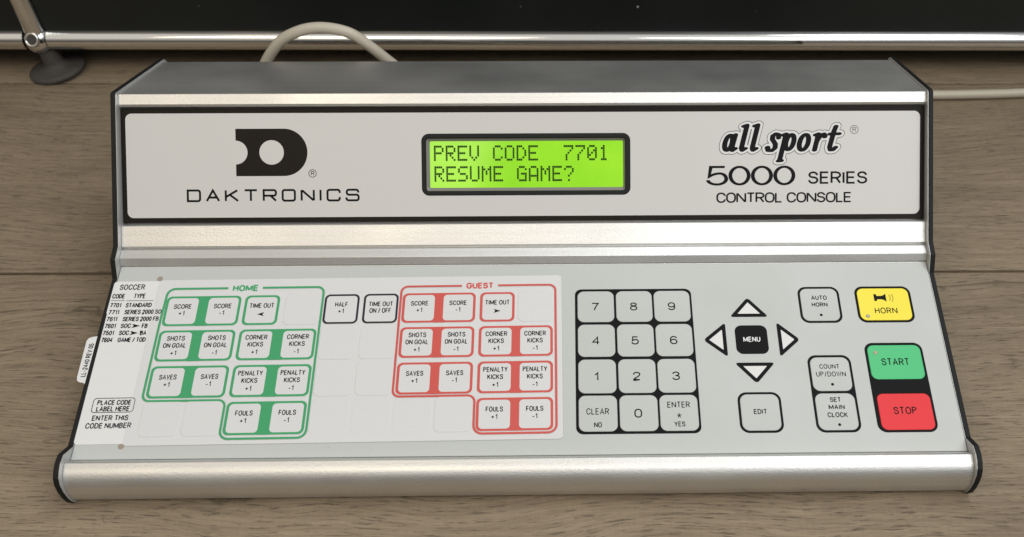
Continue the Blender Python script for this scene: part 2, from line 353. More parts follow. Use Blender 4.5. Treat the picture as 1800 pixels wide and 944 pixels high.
GL = {  # (width, [strokes]); stroke = (closed, points); a third value of 1 rounds the corner
 'A': (.66, [(0, [(0, 0), (.5, 1), (1, 0)]), (0, [(.17, .33), (.83, .33)])]),
 'B': (.58, [(0, [(0, .53), (.92, .53, 1), (.92, 1, 1), (0, 1), (0, 0), (1, 0, 1), (1, .53, 1), (.4, .53)])]),
 'C': (.64, [(0, [(1, .70), (1, 1, 1), (0, 1, 1), (0, 0, 1), (1, 0, 1), (1, .32)])]),
 'D': (.62, [(1, [(0, 0), (0, 1), (1, 1, 1), (1, 0, 1)])]),
 'E': (.52, [(0, [(1, 1), (0, 1), (0, 0), (1, 0)]), (0, [(0, .52), (.92, .52)])]),
 'F': (.50, [(0, [(1, 1), (0, 1), (0, 0)]), (0, [(0, .5), (.88, .5)])]),
 'G': (.68, [(0, [(1, .72), (1, 1, 1), (0, 1, 1), (0, 0, 1), (1, 0, 1), (1, .46), (.56, .46)])]),
 'H': (.60, [(0, [(0, 0), (0, 1)]), (0, [(1, 0), (1, 1)]), (0, [(0, .52), (1, .52)])]),
 'I': (.02, [(0, [(0, 0), (0, 1)])]),
 'K': (.60, [(0, [(0, 0), (0, 1)]), (0, [(.95, 1), (.02, .38)]), (0, [(.33, .58), (1, 0)])]),
 'L': (.48, [(0, [(0, 1), (0, 0), (1, 0)])]),
 'M': (.84, [(0, [(0, 0), (0, 1)]), (0, [(1, 0), (1, 1)]), (0, [(.03, .97), (.5, .1)]), (0, [(.97, .97), (.5, .1)])]),
 'N': (.68, [(0, [(0, 0), (0, 1)]), (0, [(1, 0), (1, 1)]), (0, [(.04, .97), (.96, .03)])]),
 'O': (.68, [_o()]),
 'P': (.56, [(0, [(0, 0), (0, 1), (1, 1, 1), (1, .60, 1), (0, .46)])]),
 'R': (.60, [(0, [(0, 0), (0, 1), (1, 1, 1), (1, .48, 1), (0, .48)]), (0, [(.55, .48), (1, 0)])]),
 'S': (.58, [(0, [(.97, .73), (.97, 1, 1), (.03, 1, 1), (.03, .53, 1), (1, .53, 1), (1, 0, 1), (0, 0, 1), (0, .28)])]),
 'T': (.58, [(0, [(0, 1), (1, 1)]), (0, [(.5, 1), (.5, 0)])]),
 'U': (.60, [(0, [(0, 1), (0, 0, 1), (1, 0, 1), (1, 1)])]),
 'V': (.62, [(0, [(0, 1), (.5, 0), (1, 1)])]),
 'W': (.86, [(0, [(0, 1), (.25, 0), (.5, 1), (.75, 0), (1, 1)])]),
 'Y': (.62, [(0, [(0, 1), (.5, .45), (1, 1)]), (0, [(.5, .45), (.5, 0)])]),
 '0': (.52, [_o()]),
 '1': (.24, [(0, [(0, .72), (.45, .78), (1, 1), (1, 0)])]),
 '2': (.52, [(0, [(.02, .70), (.02, 1, 1), (1, 1, 1), (1, .55, 1), (.1, .18, 1), (0, 0), (1, 0)])]),
 '3': (.52, [(0, [(.02, .76), (.02, 1, 1), (.96, 1, 1), (.96, .53, 1), (.4, .53)]), (0, [(.4, .53), (1, .53, 1), (1, 0, 1), (0, 0, 1), (0, .26)])]),
 '4': (.55, [(0, [(.76, 0), (.76, 1), (0, .30), (1.02, .30)])]),
 '5': (.53, [(0, [(.92, 1), (.16, 1), (.07, .45), (.3, .63, 1), (1, .63, 1), (1, 0, 1), (0, 0, 1), (0, .25)])]),
 '6': (.52, [(0, [(.96, .78), (.96, 1, 1), (0, 1, 1), (0, .35)]), _o(0, 1, 0, .6)]),
 '7': (.52, [(0, [(0, 1), (1, 1), (.55, .5, 1), (.35, 0)])]),
 '8': (.52, [_o(.06, .94, .60, 1), _o(0, 1, 0, .54)]),
 '9': (.52, [(0, [(.04, .22), (.04, 0, 1), (1, 0, 1), (1, .65)]), _o(0, 1, .4, 1)]),
 '+': (.52, [(0, [(0, .42), (1, .42)]), (0, [(.5, .14), (.5, .70)])]),
 '-': (.34, [(0, [(0, .36), (1, .36)])]),
 '/': (.34, [(0, [(0, -.05), (1, 1.05)])]),
 '*': (.60, [(0, [(.5, .5), (.5, 1)]), (0, [(.5, .5), (0, .68)]), (0, [(.5, .5), (1, .68)]), (0, [(.5, .5), (.2, .08)]), (0, [(.5, .5), (.8, .08)])]),
 '?': (.5, [(0, [(0, .7), (0, 1, 1), (1, 1, 1), (1, .5, 1), (.5, .5, 1), (.5, .25)])]),
}
def nat_width(s, gap=.30, space=.38):
    return sum((space if c == ' ' else GL[c][0]+gap) for c in s)-gap
def letters(s, xc, base, width, h, th, z=0.0, gap=.30, space=.38, rad=q, ax=1.0, wide=None, step=0.0):
    """one line of text centred on xc, its ink 'width' wide and h tall"""
    hh = h-th; nw = sum((space if c == ' ' else ((wide if wide and c != 'I' else GL[c][0])+gap)) for c in s)-gap
    if width is None: k = hh*.66
    else: k = (width-th*ax)/nw
    W_ = nw*k; x = xc-W_/2; V, F = [], []; zz = z
    for c in s:
        if c == ' ': x += space*k; continue
        gw = GL[c][0] if not wide or c == 'I' else wide
        for closed, P in GL[c][1]:
            Q = [(x+p[0]*gw*k, base+th/2+p[1]*hh, (rad*hh if len(p) > 2 else 0)) for p in P]
            pts = path_round(Q, bool(closed)); zz += step
            V, F = join((V, F), ribbon(pts, th, bool(closed), zz, ax))
        x += (gw+gap)*k
    return V, F
def fitw(s, h): return nat_width(s)*(h-.45)*.67+.45
def text_lines(L, th=.5, z=0.0, step=0.0):
    V, F = [], []
    for it in L:
        s, xc, base, wd, h = it
        V, F = join((V, F), letters(s, xc, base, fitw(s, h) if wd is None else wd, h, th, z, step=step))
    return V, F
def arrow(xc, yc, w_, h_, sgn=1, z=0.0):
    P = [(xc+sgn*w_/2, yc), (xc-sgn*w_/2, yc+h_/2), (xc-sgn*w_*.28, yc), (xc-sgn*w_/2, yc-h_/2)]
    if sgn < 0: P = P[::-1]
    return [(x, y, z) for x, y in P], [(0, 1, 2), (0, 2, 3)] if sgn > 0 else [(3, 2, 1), (3, 1, 0)]
def disc(xc, yc, r, z=0.0, n=20):
    return [(xc+r*math.cos(2*math.pi*i/n), yc+r*math.sin(2*math.pi*i/n), z) for i in range(n)], [tuple(range(n))]
def circ(xc, yc, r, n=28): return [(xc+r*math.cos(2*math.pi*i/n), yc+r*math.sin(2*math.pi*i/n)) for i in range(n)]

def field_mesh(f, x0, x1, y0, y1, d, z=0.0):
    """flat mesh of the region where f(x, y) < 0, cut cell by cell (used for the two emblems)"""
    import numpy as np
    nx, ny = int((x1-x0)/d)+1, int((y1-y0)/d)+1
    X, Y = np.meshgrid(x0+d*np.arange(nx), y0+d*np.arange(ny), indexing='ij')
    G = f(X, Y); V, F, ix = [], [], {}
    def vid(k, p):
        if k not in ix: ix[k] = len(V); V.append((p[0], p[1], z))
        return ix[k]
    ins = G < 0
    act = ins[:-1, :-1] | ins[1:, :-1] | ins[:-1, 1:] | ins[1:, 1:]
    for i, j in zip(*np.nonzero(act)):
        c = [(i, j), (i+1, j), (i+1, j+1), (i, j+1)]; poly = []
        for a in range(4):
            p, r = c[a], c[(a+1) % 4]; gp, gr = G[p], G[r]
            if gp < 0: poly.append(vid(p, (X[p], Y[p])))
            if (gp < 0) != (gr < 0):
                t = gp/(gp-gr); key = (min(p, r), max(p, r))
                poly.append(vid(key, (X[p]+t*(X[r]-X[p]), Y[p]+t*(Y[r]-Y[p]))))
        if len(poly) > 2: F.append(tuple(poly))
    return V, F

# ------------------------------------------------------------------ floor: boards laid left to right
FR = Matrix.Rotation(-0.006, 4, 'Z')
V, F = box(-2600, 2600, -1400, 2600, -60, -16)
floor = tag(part("floor", mesh("floor", V, F, GAP), None, Matrix.Identity(4)), kind='structure', label='brown worn oak plank floor')
V, F = box(-2600, 2600, 1.0, 257.3, -15.5, 0)
plank_me = mesh("plank", V, F, WOOD)
for k in range(-5, 9):
    y0 = 205.6+259.0*k
    o = part("plank", plank_me, floor, FR @ T(0, y0, random.uniform(-.25, .1)))
    bevel(o, 0.9, 2)

# ------------------------------------------------------------------ shelving unit behind
RZ = Matrix.Rotation(-0.0069, 4, 'Z')
SU = T(-468.7, 489.0, 0) @ RZ
shelf = thing("shelving_unit", "black panelled shelving unit with chrome tube frame standing on round feet", "shelf", SU)
def tube_mesh(name, p0, p1, r, m, n=40):
    a, b = Vector(p0), Vector(p1); d = (b-a).normalized(); u = d.orthogonal().normalized(); v = d.cross(u)
    V = [tuple(c+(u*math.cos(2*math.pi*i/n)+v*math.sin(2*math.pi*i/n))*r) for c in (a, b) for i in range(n)]
    F = [(i, (i+1) % n, n+(i+1) % n, n+i) for i in range(n)]
    me = mesh(name, V, F, m, True); return me
CHIPS = ((563.0, 69, .9), (455, 69, .35), (673, 64.5, .3), (160, 69, .3), (590, 58, .2))
ZR = 34.0; RR = 9.5
part("rail", tube_mesh("rail", (11, 0, ZR), (1240, 0, ZR), RR, CHROME), shelf, SU)
part("rail", tube_mesh("rail", (-760, 0, ZR), (-11, 0, ZR), RR, CHROME), shelf, SU)
for y in (370,):
    part("rail", tube_mesh("rail", (-760, y, ZR), (1240, y, ZR), RR, CHROME), shelf, SU)
part("rail", tube_mesh("rail", (-760, 0, 404), (1240, 0, 404), RR, CHROME), shelf, SU)
for x in (0, -750, 1250):
    part("post", tube_mesh("post", (x, 0, ZR+9), (x, 0, 404-9), RR, CHROME), shelf, SU)
def lathe(prof, n=40, cx=0, cy=0):
    V = [(cx+r*math.cos(2*math.pi*i/n), cy+r*math.sin(2*math.pi*i/n), z) for r, z in prof for i in range(n)]
    F = [(k*n+i, k*n+(i+1) % n, (k+1)*n+(i+1) % n, (k+1)*n+i) for k in range(len(prof)-1) for i in range(n)]
    return V, F
def ball_mesh():
    b = bmesh.new(); bmesh.ops.create_uvsphere(b, u_segments=40, v_segments=24, radius=13.2*S)
    me = bpy.data.meshes.new("ball_joint")
    for f in b.faces: f.smooth = True
    b.to_mesh(me); b.free(); me.materials.append(CHROME); return me
bm_ = ball_mesh()
for x in (0, -750, 1250):
    for z in (ZR, 404):
        o = part("ball_joint", bm_, shelf, SU @ T(x, 0, z))
        if z == ZR:
            # threaded socket facing the room
            D_ = (Matrix.Translation((0, 0, 0)))
            a = Matrix.Rotation(R(62), 4, 'X')
            V, F = lathe([(6.9, 10.9), (6.6, 13.6), (5.9, 14.1), (4.9, 14.0), (4.6, 12.9), (4.5, 12.6)], 28)
            part("socket", mesh("socket", V, F, CHROME, True), o, SU @ T(x, 0, z) @ a)
            V, F = disc(0, 0, 4.7, 13.25, 20); part("socket_shade_disc", mesh("socket_shade_disc", V, F, RUBBER), o, SU @ T(x, 0, z) @ a)  # dark disc on the solid ball, painted in for shade inside the socket
foot_prof = [(0.1, 0), (24.8, 0), (26.0, .8), (26.2, 3.2), (25.4, 4.4), (22.0, 5.0), (17.0, 5.6), (12.4, 6.6), (10.2, 8.4), (9.2, 11), (9.0, 15), (8.4, 18), (8.2, 24)]
for x in (0, -750, 1250):
    V, F = lathe(foot_prof, 44)
    part("foot", mesh("foot", V, F, RUBBER, True), shelf, SU @ T(x+5.5, 0, 0) @ Matrix.Shear('XY', 4, (-0.22, 0)))
V, F = box(10, 1240, -1.2, 1.2, ZR+4, 398)
bevel(part("shelf_panel", mesh("shelf_panel", V, F, SHELF), shelf, SU), .4)
V, F = box(-740, -10, -1.2, 1.2, ZR+4, 398)
bevel(part("shelf_panel", mesh("shelf_panel", V, F, SHELF), shelf, SU), .4)
V, F = [], []
for x, z, r_ in CHIPS:
    V2 = [(x+r_*math.cos(a), -1.28, z+r_*1.2*math.sin(a)) for a in [k*1.047 for k in range(6)]]
    V, F = join((V, F), (V2, [(0, 1, 2, 3, 4, 5)]))
part("paint_chips", mesh("paint_chips", V, F, SPECK), shelf, SU)['kind'] = 'stuff'
V, F = box(-740, 1240, 2, 368, ZR-1, ZR+1)
part("base_panel", mesh("base_panel", V, F, SHELF), shelf, SU)

# ------------------------------------------------------------------ cable
def tube_path(P, r, n=18, sub=10):
    # Catmull-Rom through the points, then a swept circle
    Q = [Vector(p) for p in P]; C = []
    for i in range(len(Q)-1):
        a, b, c, d = Q[max(0, i-1)], Q[i], Q[i+1], Q[min(len(Q)-1, i+2)]
        for k in range(sub):
            t = k/sub
            C.append(.5*((2*b)+(c-a)*t+(2*a-5*b+4*c-d)*t*t+(3*b-a-3*c+d)*t**3))
    C.append(Q[-1]); V, F = [], []; up = Vector((0, 0, 1))
    prev = None
    for i, p in enumerate(C):
        t = (C[min(i+1, len(C)-1)]-C[max(i-1, 0)]).normalized()
        u = (prev-t*prev.dot(t)).normalized() if prev is not None else (up-t*up.dot(t)).normalized()
        prev = u; v = t.cross(u)
        V += [tuple(p+(u*math.cos(2*math.pi*k/n)+v*math.sin(2*math.pi*k/n))*r) for k in range(n)]
    for i in range(len(C)-1):
        F += [(i*n+k, i*n+(k+1) % n, (i+1)*n+(k+1) % n, (i+1)*n+k) for k in range(n)]
    F += [tuple(range(n))[::-1], tuple((len(C)-1)*n+k for k in range(n))]
    return V, F
V, F = tube_path([(-214, 322, 40), (-222, 334, 60), (-217, 342, 88), (-199, 345, 114), (-181, 345, 125.5), (-161.5, 345, 129.3), (-141, 345, 125),
                  (-127, 346, 113), (-113, 348, 97), (-92, 356, 70), (-60, 385, 34), (-10, 415, 10), (60, 428, 4.4), (200, 434, 4.4), (330, 435.5, 4.4),
                  (406, 436.7, 4.4), (461, 439.2, 4.4), (560, 447, 4.4), (700, 470, 4.4)], 4.3)
cab = part("cable", mesh("cable", V, F, CABLE, True), None, Matrix.Identity(4))
tag(cab, "beige cable arching up behind the console and running out over the floor", "cable")

# ------------------------------------------------------------------ the console
CO = T(0, 160, 0)
con = thing("control_console", "silver scoreboard control console with black end caps and a lit green display", "control console", CO)
I4 = Matrix.Identity(4)
HW = 280.0
# rounded front bar: a smooth curve from its back edge over the nose to the foot
_c = [(10.2, 29.4), (7.4, 28.3), (4.7, 26.9), (2.6, 25.1), (.9, 22.9), (-.5, 20.2), (-1.3, 17), (-1.6, 13.5), (-1.3, 9.5), (0, 4.6), (1.4, 3.0)]
BAR = []
for i_ in range(1, len(_c)-1):
    a_, b_, c_, d_ = (Vector(_c[max(0, min(len(_c)-1, i_+k_))]) for k_ in (-1, 0, 1, 2))
    for k_ in range(4):
        t_ = k_/4; v_ = .5*((2*b_)+(c_-a_)*t_+(2*a_-5*b_+4*c_-d_)*t_*t_+(3*b_-a_-3*c_+d_)*t_**3); BAR.append(tuple(v_))
prof = [(319.7, 115.2), (238.4, 141.0), (233.2, 135.9), (233.0, 134.1), (234.2, 133.6), (234.4, 131.2), (229.5, 124.9), (228.9, 118.0), (172, 60), (172.6, 70.4),
        (174.9, 72.4), (177.1, 76.1), (174.5, 76.8), (163.9, 66.9), (164.3, 64.9), (162.2, 65.6), (155.6, 63.9), (153.1, 59.4), (153.6, 58.0),
        (151.9, 56.8), (16.0, 23.7), (15.2, 25.0), (11.4, 28.9), (10.2, 29.4)] + BAR + [(3, 2.5), (318, 2.5), (321.5, 6), (321.5, 110)]
V, F = extrude_profile(prof, -HW, HW)
me = mesh("housing", V, F, ALU); fix_normals(me); smooth_angle(me, 24)
body = part("housing", me, con, I4); bevel(body, .3, 2, 24)
# end caps: black plastic with an aluminium plate on the inner side, standing proud of the housing
capp = [(325.8, 113.4), (323.0, 116.0), (237.5, 143.4), (235.0, 143.1), (232.6, 140.6), (161.0, 70.5), (150.8, 67.3), (143.4, 56.1), (24.6, 27.4), (14.0, 33.6), (7.5, 33.2), (3.0, 31.2),
        (-0.6, 28.4), (-2.8, 24), (-3.6, 18), (-3.4, 11), (-2.4, 5.5), (-.4, 1.2), (1.5, 0.2), (326, 0.2), (327, 3), (327, 110)]
def inset_poly(P, d):
    n = len(P); out = []
    for i in range(n):
        a, b, c = Vector(P[i-1]), Vector(P[i]), Vector(P[(i+1) % n]); e, f = (b-a).normalized(), (c-b).normalized()
        # polygon runs clockwise or not: use signed area
        n0, n1 = Vector((-e.y, e.x)), Vector((-f.y, f.x)); m = (n0+n1).normalized()
        out.append(tuple(b+m*d/max(.35, m.dot(n0))))
    return out
capi = inset_poly(capp, 0.45)
for sgn in (-1, 1):
    x0, x1 = (sgn*(HW+.35), sgn*(HW+3.7))
    V, F = extrude_profile(capp, x0, x1); me = mesh("end_cap", V, F, BLK); fix_normals(me)
    o = part("end_cap", me, con, I4); bevel(o, .5, 2, 25)
    V, F = extrude_profile(capi, sgn*(HW+.02), sgn*(HW+.33)); me = mesh("side_plate", V, F, ALUP); fix_normals(me)
    part("side_plate", me, o, I4)

# plane frames: x along the console, y up the sloping face, z out of it
def plane(y0, z0, y1, z1):
    u = Vector((0, y1-y0, z1-z0)).normalized(); nn = Vector((1, 0, 0)).cross(u)
    M = Matrix.Identity(4)
    for i in range(3): M[i][0], M[i][1], M[i][2] = (1, 0, 0)[i], u[i], nn[i]
    M.translation = Vector((0, y0, z0))*S; return M
DP = plane(177.7334, 76.1875, 233.5823, 132.7614)
KP = plane(16.1871, 24.8974, 152.3417, 58.0079)

# --- display face: dark frame with a window, silver label over it, screen set back inside
SEG = 9
A_ = rr_pts(-279.6, 279.6, .5, 79.4, .3, SEG); B_ = rr_pts(-69.4, 69.4, 21.4, 57.8, 1.8, SEG)
V1 = ring(A_, B_, 0, 0); V2 = ring(A_, A_, 0, -2.2); V2 = (V2[0], [f[::-1] for f in V2[1]]); V3 = ring(B_, rr_pts(-68.9, 68.9, 21.9, 57.3, 1.6, SEG), 0, -1.0)
V, F = join(V1, V2, V3); dpan = part("display_panel", mesh("display_panel", V, F, DARK), con, DP); fix_normals(dpan.data)
A_ = rr_pts(-276.5, 276.6, 3.8, 75.8, 4.2, SEG); B_ = rr_pts(-72.6, 73.0, 18.2, 61.2, 5.2, SEG)
V, F = join(ring(B_, A_, .09, .09), ring(A_, A_, .09, .005))
F = [f for f in F]
lab = part("face_label", mesh("face_label", V, F, LABEL), dpan, DP); fix_normals(lab.data)
V, F = join(ring(rr_pts(-72.5, 72.9, 18.3, 61.1, 5.1, SEG), rr_pts(-71.9, 72.3, 18.9, 60.5, 4.6, SEG), .10, .55),
            ring(rr_pts(-71.9, 72.3, 18.9, 60.5, 4.6, SEG), rr_pts(-70.0, 70.0, 20.8, 58.4, 2.4, SEG), .55, .55),
            ring(rr_pts(-70.0, 70.0, 20.8, 58.4, 2.4, SEG), rr_pts(-69.5, 69.5, 21.3, 57.9, 2.0, SEG), .55, .02))
me = mesh("screen_bezel", V, F, BLK); fix_normals(me); part("screen_bezel", me, con, DP)
V, F = ring(rr_pts(-69.3, 69.3, 21.5, 57.7, 1.9, SEG), rr_pts(-67.0, 68.0, 23.8, 56.2, 1.0, SEG), -.2, -1.7)
me = mesh("window_lip", V, F, LIP); part("window_lip", me, con, DP)
V, F = sheet(-67.6, 68.6, 23.2, 56.8, .8, -1.9)
scr = part("screen", mesh("screen", V, F, LCDM), con, DP)
DOT = {'P': "11110 10001 10001 11110 10000 10000 10000", 'R': "11110 10001 10001 11110 10100 10010 10001", 'E': "11111 10000 10000 11110 10000 10000 11111",
       'V': "10001 10001 10001 10001 10001 01010 00100", 'C': "01110 10001 10000 10000 10000 10001 01110", 'O': "01110 10001 10001 10001 10001 10001 01110",
       'D': "11100 10010 10001 10001 10001 10010 11100", '7': "11111 00001 00010 00100 01000 01000 01000", '0': "01110 10001 10011 10101 11001 10001 01110",
       '1': "00100 01100 00100 00100 00100 00100 01110", 'S': "01111 10000 10000 01110 00001 00001 11110", 'U': "10001 10001 10001 10001 10001 10001 01110",
       'M': "10001 11011 10101 10101 10001 10001 10001", 'G': "01110 10001 10000 10111 10001 10001 01111", 'A': "01110 10001 10001 10001 11111 10001 10001",
       '?': "01110 10001 00001 00010 00100 00000 00100"}
def lcd_text(s, x0, vtop):
    px, py = 1.373, 1.545; V, F = [], []
    for i, ch in enumerate(s):
        if ch == ' ': continue
        for r_, row in enumerate(DOT[ch].split()):
            for c_, b_ in enumerate(row):
                if b_ == '1':
                    x = x0+i*8.235+c_*px; y = vtop-(r_+1)*py
                    V, F = join((V, F), ([(x, y, -1.82), (x+px*.93, y, -1.82), (x+px*.93, y+py*.93, -1.82), (x, y+py*.93, -1.82)], [(0, 1, 2, 3)]))
    return V, F
V, F = join(lcd_text("PREV CODE  7701", -64.2, 53.3), lcd_text("RESUME GAME?", -64.0, 38.9))
part("screen_text", mesh("screen_text", V, F, LCDK), scr, DP)

# --- maker's emblem, word and product lettering on the silver label
import numpy as np
def logo_d(X, Y):
    r, cy, xc = 16.35, 48.75, -167.9
    body_ = np.maximum.reduce([-201.0-X, X-xc, np.abs(Y-cy)-r]); cap = np.sqrt((X-xc)**2+(Y-cy)**2)-r
    d = np.minimum(body_, np.maximum(cap, xc-.3-X))
    hole = 8.45-np.sqrt((X+176.3)**2+(Y-cy)**2)
    notch = 8.2-np.sqrt((X+201.1)**2+(Y-cy)**2)
    return np.maximum.reduce([d, hole, notch])
V, F = field_mesh(logo_d, -202, -150, 31.5, 66, .25, .13)
part("emblem", mesh("emblem", V, F, DARK), lab, DP)
def registered(xc, yc, r, th, z):
    return join(ribbon(circ(xc, yc, r-th/2), th, True, z), letters('R', xc+.1, yc-r*.5, r*.85, r*1.05, th*1.0, z+.01))
V, F = join(letters("DAKTRONICS", -175.7, 14.6, 119.6, 8.8, 1.45, .13, gap=.62, wide=1.12, rad=.2), registered(-148.3, 34.1, 2.8, .42, .13))
part("wordmark", mesh("wordmark", V, F, INK), lab, DP)
V, F = join(letters("5000", 157.4, 24.2, 62.9, 13.8, 1.6, .13, gap=.22, wide=1.0, rad=.56, ax=1.7),
            letters("SERIES", 218.7, 25.1, 41.8, 8.7, 1.3, .13, ax=1.15, rad=.40, gap=.24), letters("CONTROL CONSOLE", 180.9, 12.1, 95.4, 7.3, 1.12, .13, ax=1.15, rad=.40, gap=.17, space=.33))
part("product_lettering", mesh("product_lettering", V, F, INK), lab, DP)
def ell(cx, cy, rx, ry, n=26): return [(cx+rx*math.cos(2*math.pi*i/n), cy+ry*math.sin(2*math.pi*i/n)) for i in range(n+1)]
SP = [(137.6, [ell(4.3, 6.4, 2.5, 5.3), [(7.8, 12.0), (7.4, 2.4), (8.3, 1.0), (10.0, 2.4)]]),
      (148.8, [[(.9, 17.8), (3.0, 18.6), (3.0, 2.6), (4.0, 1.1), (5.8, 2.4)]]),
      (156.4, [[(.9, 18.0), (3.0, 18.8), (3.0, 2.6), (4.0, 1.1), (5.8, 2.4)]]),
      (168.6, [[(7.6, 9.6), (7.0, 12.0), (4.9, 12.5), (3.2, 11.2), (3.4, 8.8), (6.4, 5.4), (6.9, 2.6), (5.0, .8), (2.4, .9), (1.2, 3.0)], [(2.2, 1.6), (1.5, 3.2)]]),
      (177.6, [[(1.2, 11.6), (3.2, 12.4), (3.2, -6.2)], [(2.4, -6.4), (4.6, -6.2)], ell(7.2, 6.7, 2.7, 5.3)]),
      (189.6, [ell(5.2, 6.5, 3.0, 5.5)]),
      (200.6, [[(1.0, 11.6), (3.0, 12.4), (3.0, 1.0)], [(3.0, 7.0), (4.8, 11.4), (6.8, 12.3), (8.0, 10.8)], [(7.4, 10.9), (7.9, 10.2)]]),
      (210.6, [[(4.0, 17.6), (3.4, 14), (3.1, 3.2), (4.2, 1.1), (6.0, 1.2), (7.4, 3.0)], [(1.0, 12.2), (7.6, 12.4)]])]
def sport_field(rx, ry):
    segs = []
    for x0, strokes in SP:
        for st in strokes:
            for a, b in zip(st[:-1], st[1:]): segs.append((x0+a[0], a[1], x0+b[0], b[1]))
    def f(X, Y):
        Vv = Y-47.6; U = X-.25*(Vv-6.5); D_ = np.full(X.shape, 9.0)
        for ax_, ay_, bx_, by_ in segs:
            ax2, ay2, bx2, by2 = ax_/rx, ay_/ry, bx_/rx, by_/ry
            px_, py_ = U/rx, Vv/ry; dx, dy = bx2-ax2, by2-ay2
            t = np.clip(((px_-ax2)*dx+(py_-ay2)*dy)/(dx*dx+dy*dy+1e-9), 0, 1)
            D_ = np.minimum(D_, np.hypot(px_-ax2-t*dx, py_-ay2-t*dy)-1)
        return D_
    return f
for nm, rx, ry, m_, z_ in (("halo_outline", 3.85, 2.95, LINE, .11), ("halo", 3.42, 2.5, LOGOFILL, .13), ("script_lettering", 1.85, 1.05, INK, .16)):
    V, F = field_mesh(sport_field(rx, ry), 128, 230, 36, 74, .3, z_)
    part(nm, mesh(nm, V, F, m_), lab, DP)
V, F = registered(230.2, 62.9, 3.0, .4, .13)
part("registered_mark", mesh("registered_mark", V, F, LINE), lab, DP)

# --- keypad face
V, F = box(-279.7, 279.7, -.3, 140.6, -.9, 0)
kpan = part("keypad_panel", mesh("keypad_panel", V, F, GREY), con, KP); bevel(kpan, .15)
KH = .22                                    # how far a key stands up
def key(name, x0, x1, y0, y1, r, m, label=None, h=KH, z=.05, edge=.45, parent=con, F_=None):
    V, F = pad((x0-x1)/2, (x1-x0)/2, (y0-y1)/2, (y1-y0)/2, r, h, 0, edge)
    o = part(name, mesh(name, V, F, m), parent, (F_ or KP) @ T((x0+x1)/2, (y0+y1)/2, z))
    if label: o['label'] = label
    return o
def on(name, o, vf, m, F_=None): return part(name, mesh(name, vf[0], vf[1], m), o, F_ or KP)
TZ = .05+KH+.03
# number pad
V, F = pad(33.4, 113.1, 13.3, 120.3, 4.6, .06, 0, .1)
part("number_pad_frame", mesh("number_pad_frame", V, F, INK), con, KP)
rows = [(94.4, 118.5), (68.2, 92.5), (41.7, 66.2), (15.1, 40.1)]; cols = [(35.2, 59.9), (61.4, 85.9), (87.2, 111.7)]
legs = [["7", "8", "9"], ["4", "5", "6"], ["1", "2", "3"], ["CLEAR", "0", "ENTER"]]
for (v0, v1), names in zip(rows, legs):
    for (x0, x1), s in zip(cols, names):
        o = key("key", x0, x1, v0, v1, 4.4, GREY, 'grey number pad key marked %s' % s, z=.07)
        xc, vc = (x0+x1)/2, (v0+v1)/2; z = TZ+.02
        if s == "CLEAR": L_ = text_lines([("CLEAR", xc-.2, 26.7, 14.6, 4.5), ("NO", xc-.2, 17.8, 5.0, 3.7)], .58, z)
        elif s == "ENTER": L_ = text_lines([("ENTER", xc, 31.0, 14.6, 4.3), ("*", xc, 23.6, 3.4, 3.9), ("YES", xc, 17.9, 7.1, 3.6)], .58, z)
        else: L_ = letters(s, xc-.4 if s != '1' else xc-.6, vc-3.3, 2.7 if s == '1' else 5.0, 6.2, .86, z, rad=.36)
        on("legend", o, L_, INK)
# arrows
def tri_round(P, r): return path_round([(x, y, r) for x, y in P], True, 5)
def arrow_key(P, lab_):
    c = Vector((sum(p[0] for p in P)/3, sum(p[1] for p in P)/3))
    def ins(d):
        out = []
        for i in range(3):
            a, b, e = (Vector(P[(i+k) % 3]) for k in (-1, 0, 1)); n0 = (b-a).normalized(); n1 = (e-b).normalized()
            m = (Vector((-n0.y, n0.x))+Vector((-n1.y, n1.x))).normalized(); out.append(b+m*d/m.dot(Vector((-n0.y, n0.x))))
        return [tuple(v) for v in out]
    outer = tri_round(P, 2.4); inner = ins(2.5); inner = path_round([(x, y, .5) for x, y in inner], True, 5)
    V, F = stack([(outer, 0.0), (outer, .10), (inner, .10)], False)
    o = part("arrow_key", mesh("arrow_key", [(x, y, z+.02) for x, y, z in V], F, INK), con, KP); o['label'] = lab_
    V, F = [(x, y, .08) for x, y in inner], [tuple(range(len(inner)))]
    on("key_face", o, (V, F), LOGOFILL)
arrow_key([(151.2, 112.8), (138.0, 97.6), (164.4, 97.6)], "menu arrow key pointing up")
arrow_key([(118.9, 80.2), (134.4, 67.2), (134.4, 93.4)], "menu arrow key pointing left")
arrow_key([(183.6, 80.0), (169.0, 93.4), (169.0, 67.0)], "menu arrow key pointing right")
arrow_key([(151.6, 47.7), (165.0, 63.0), (138.2, 63.0)], "menu arrow key pointing down")
o = key("key", 140.4, 162.1, 69.4, 91.1, 4.6, INK, "black key marked MENU between the arrows")
on("legend", o, text_lines([("MENU", 151.3, 78.4, 11.4, 3.9)], .60, TZ, step=.004), WHITE)
def outlined(x0, x1, v0, v1, r, t, m=INK):
    V, F = pad(x0, x1, v0, v1, r, .06, 0, .1); return part("key_outline", mesh("key_outline", V, F, m), con, KP)
# EDIT
outlined(137.7, 165.9, 13.1, 41.6, 6.0, 1.5)
o = key("key", 139.3, 164.3, 14.7, 40.0, 4.8, GREY, "grey key marked EDIT below the arrows", z=.07)
on("legend", o, text_lines([("EDIT", 151.7, 26.0, 8.6, 3.6)], .60, TZ+.02), INK)
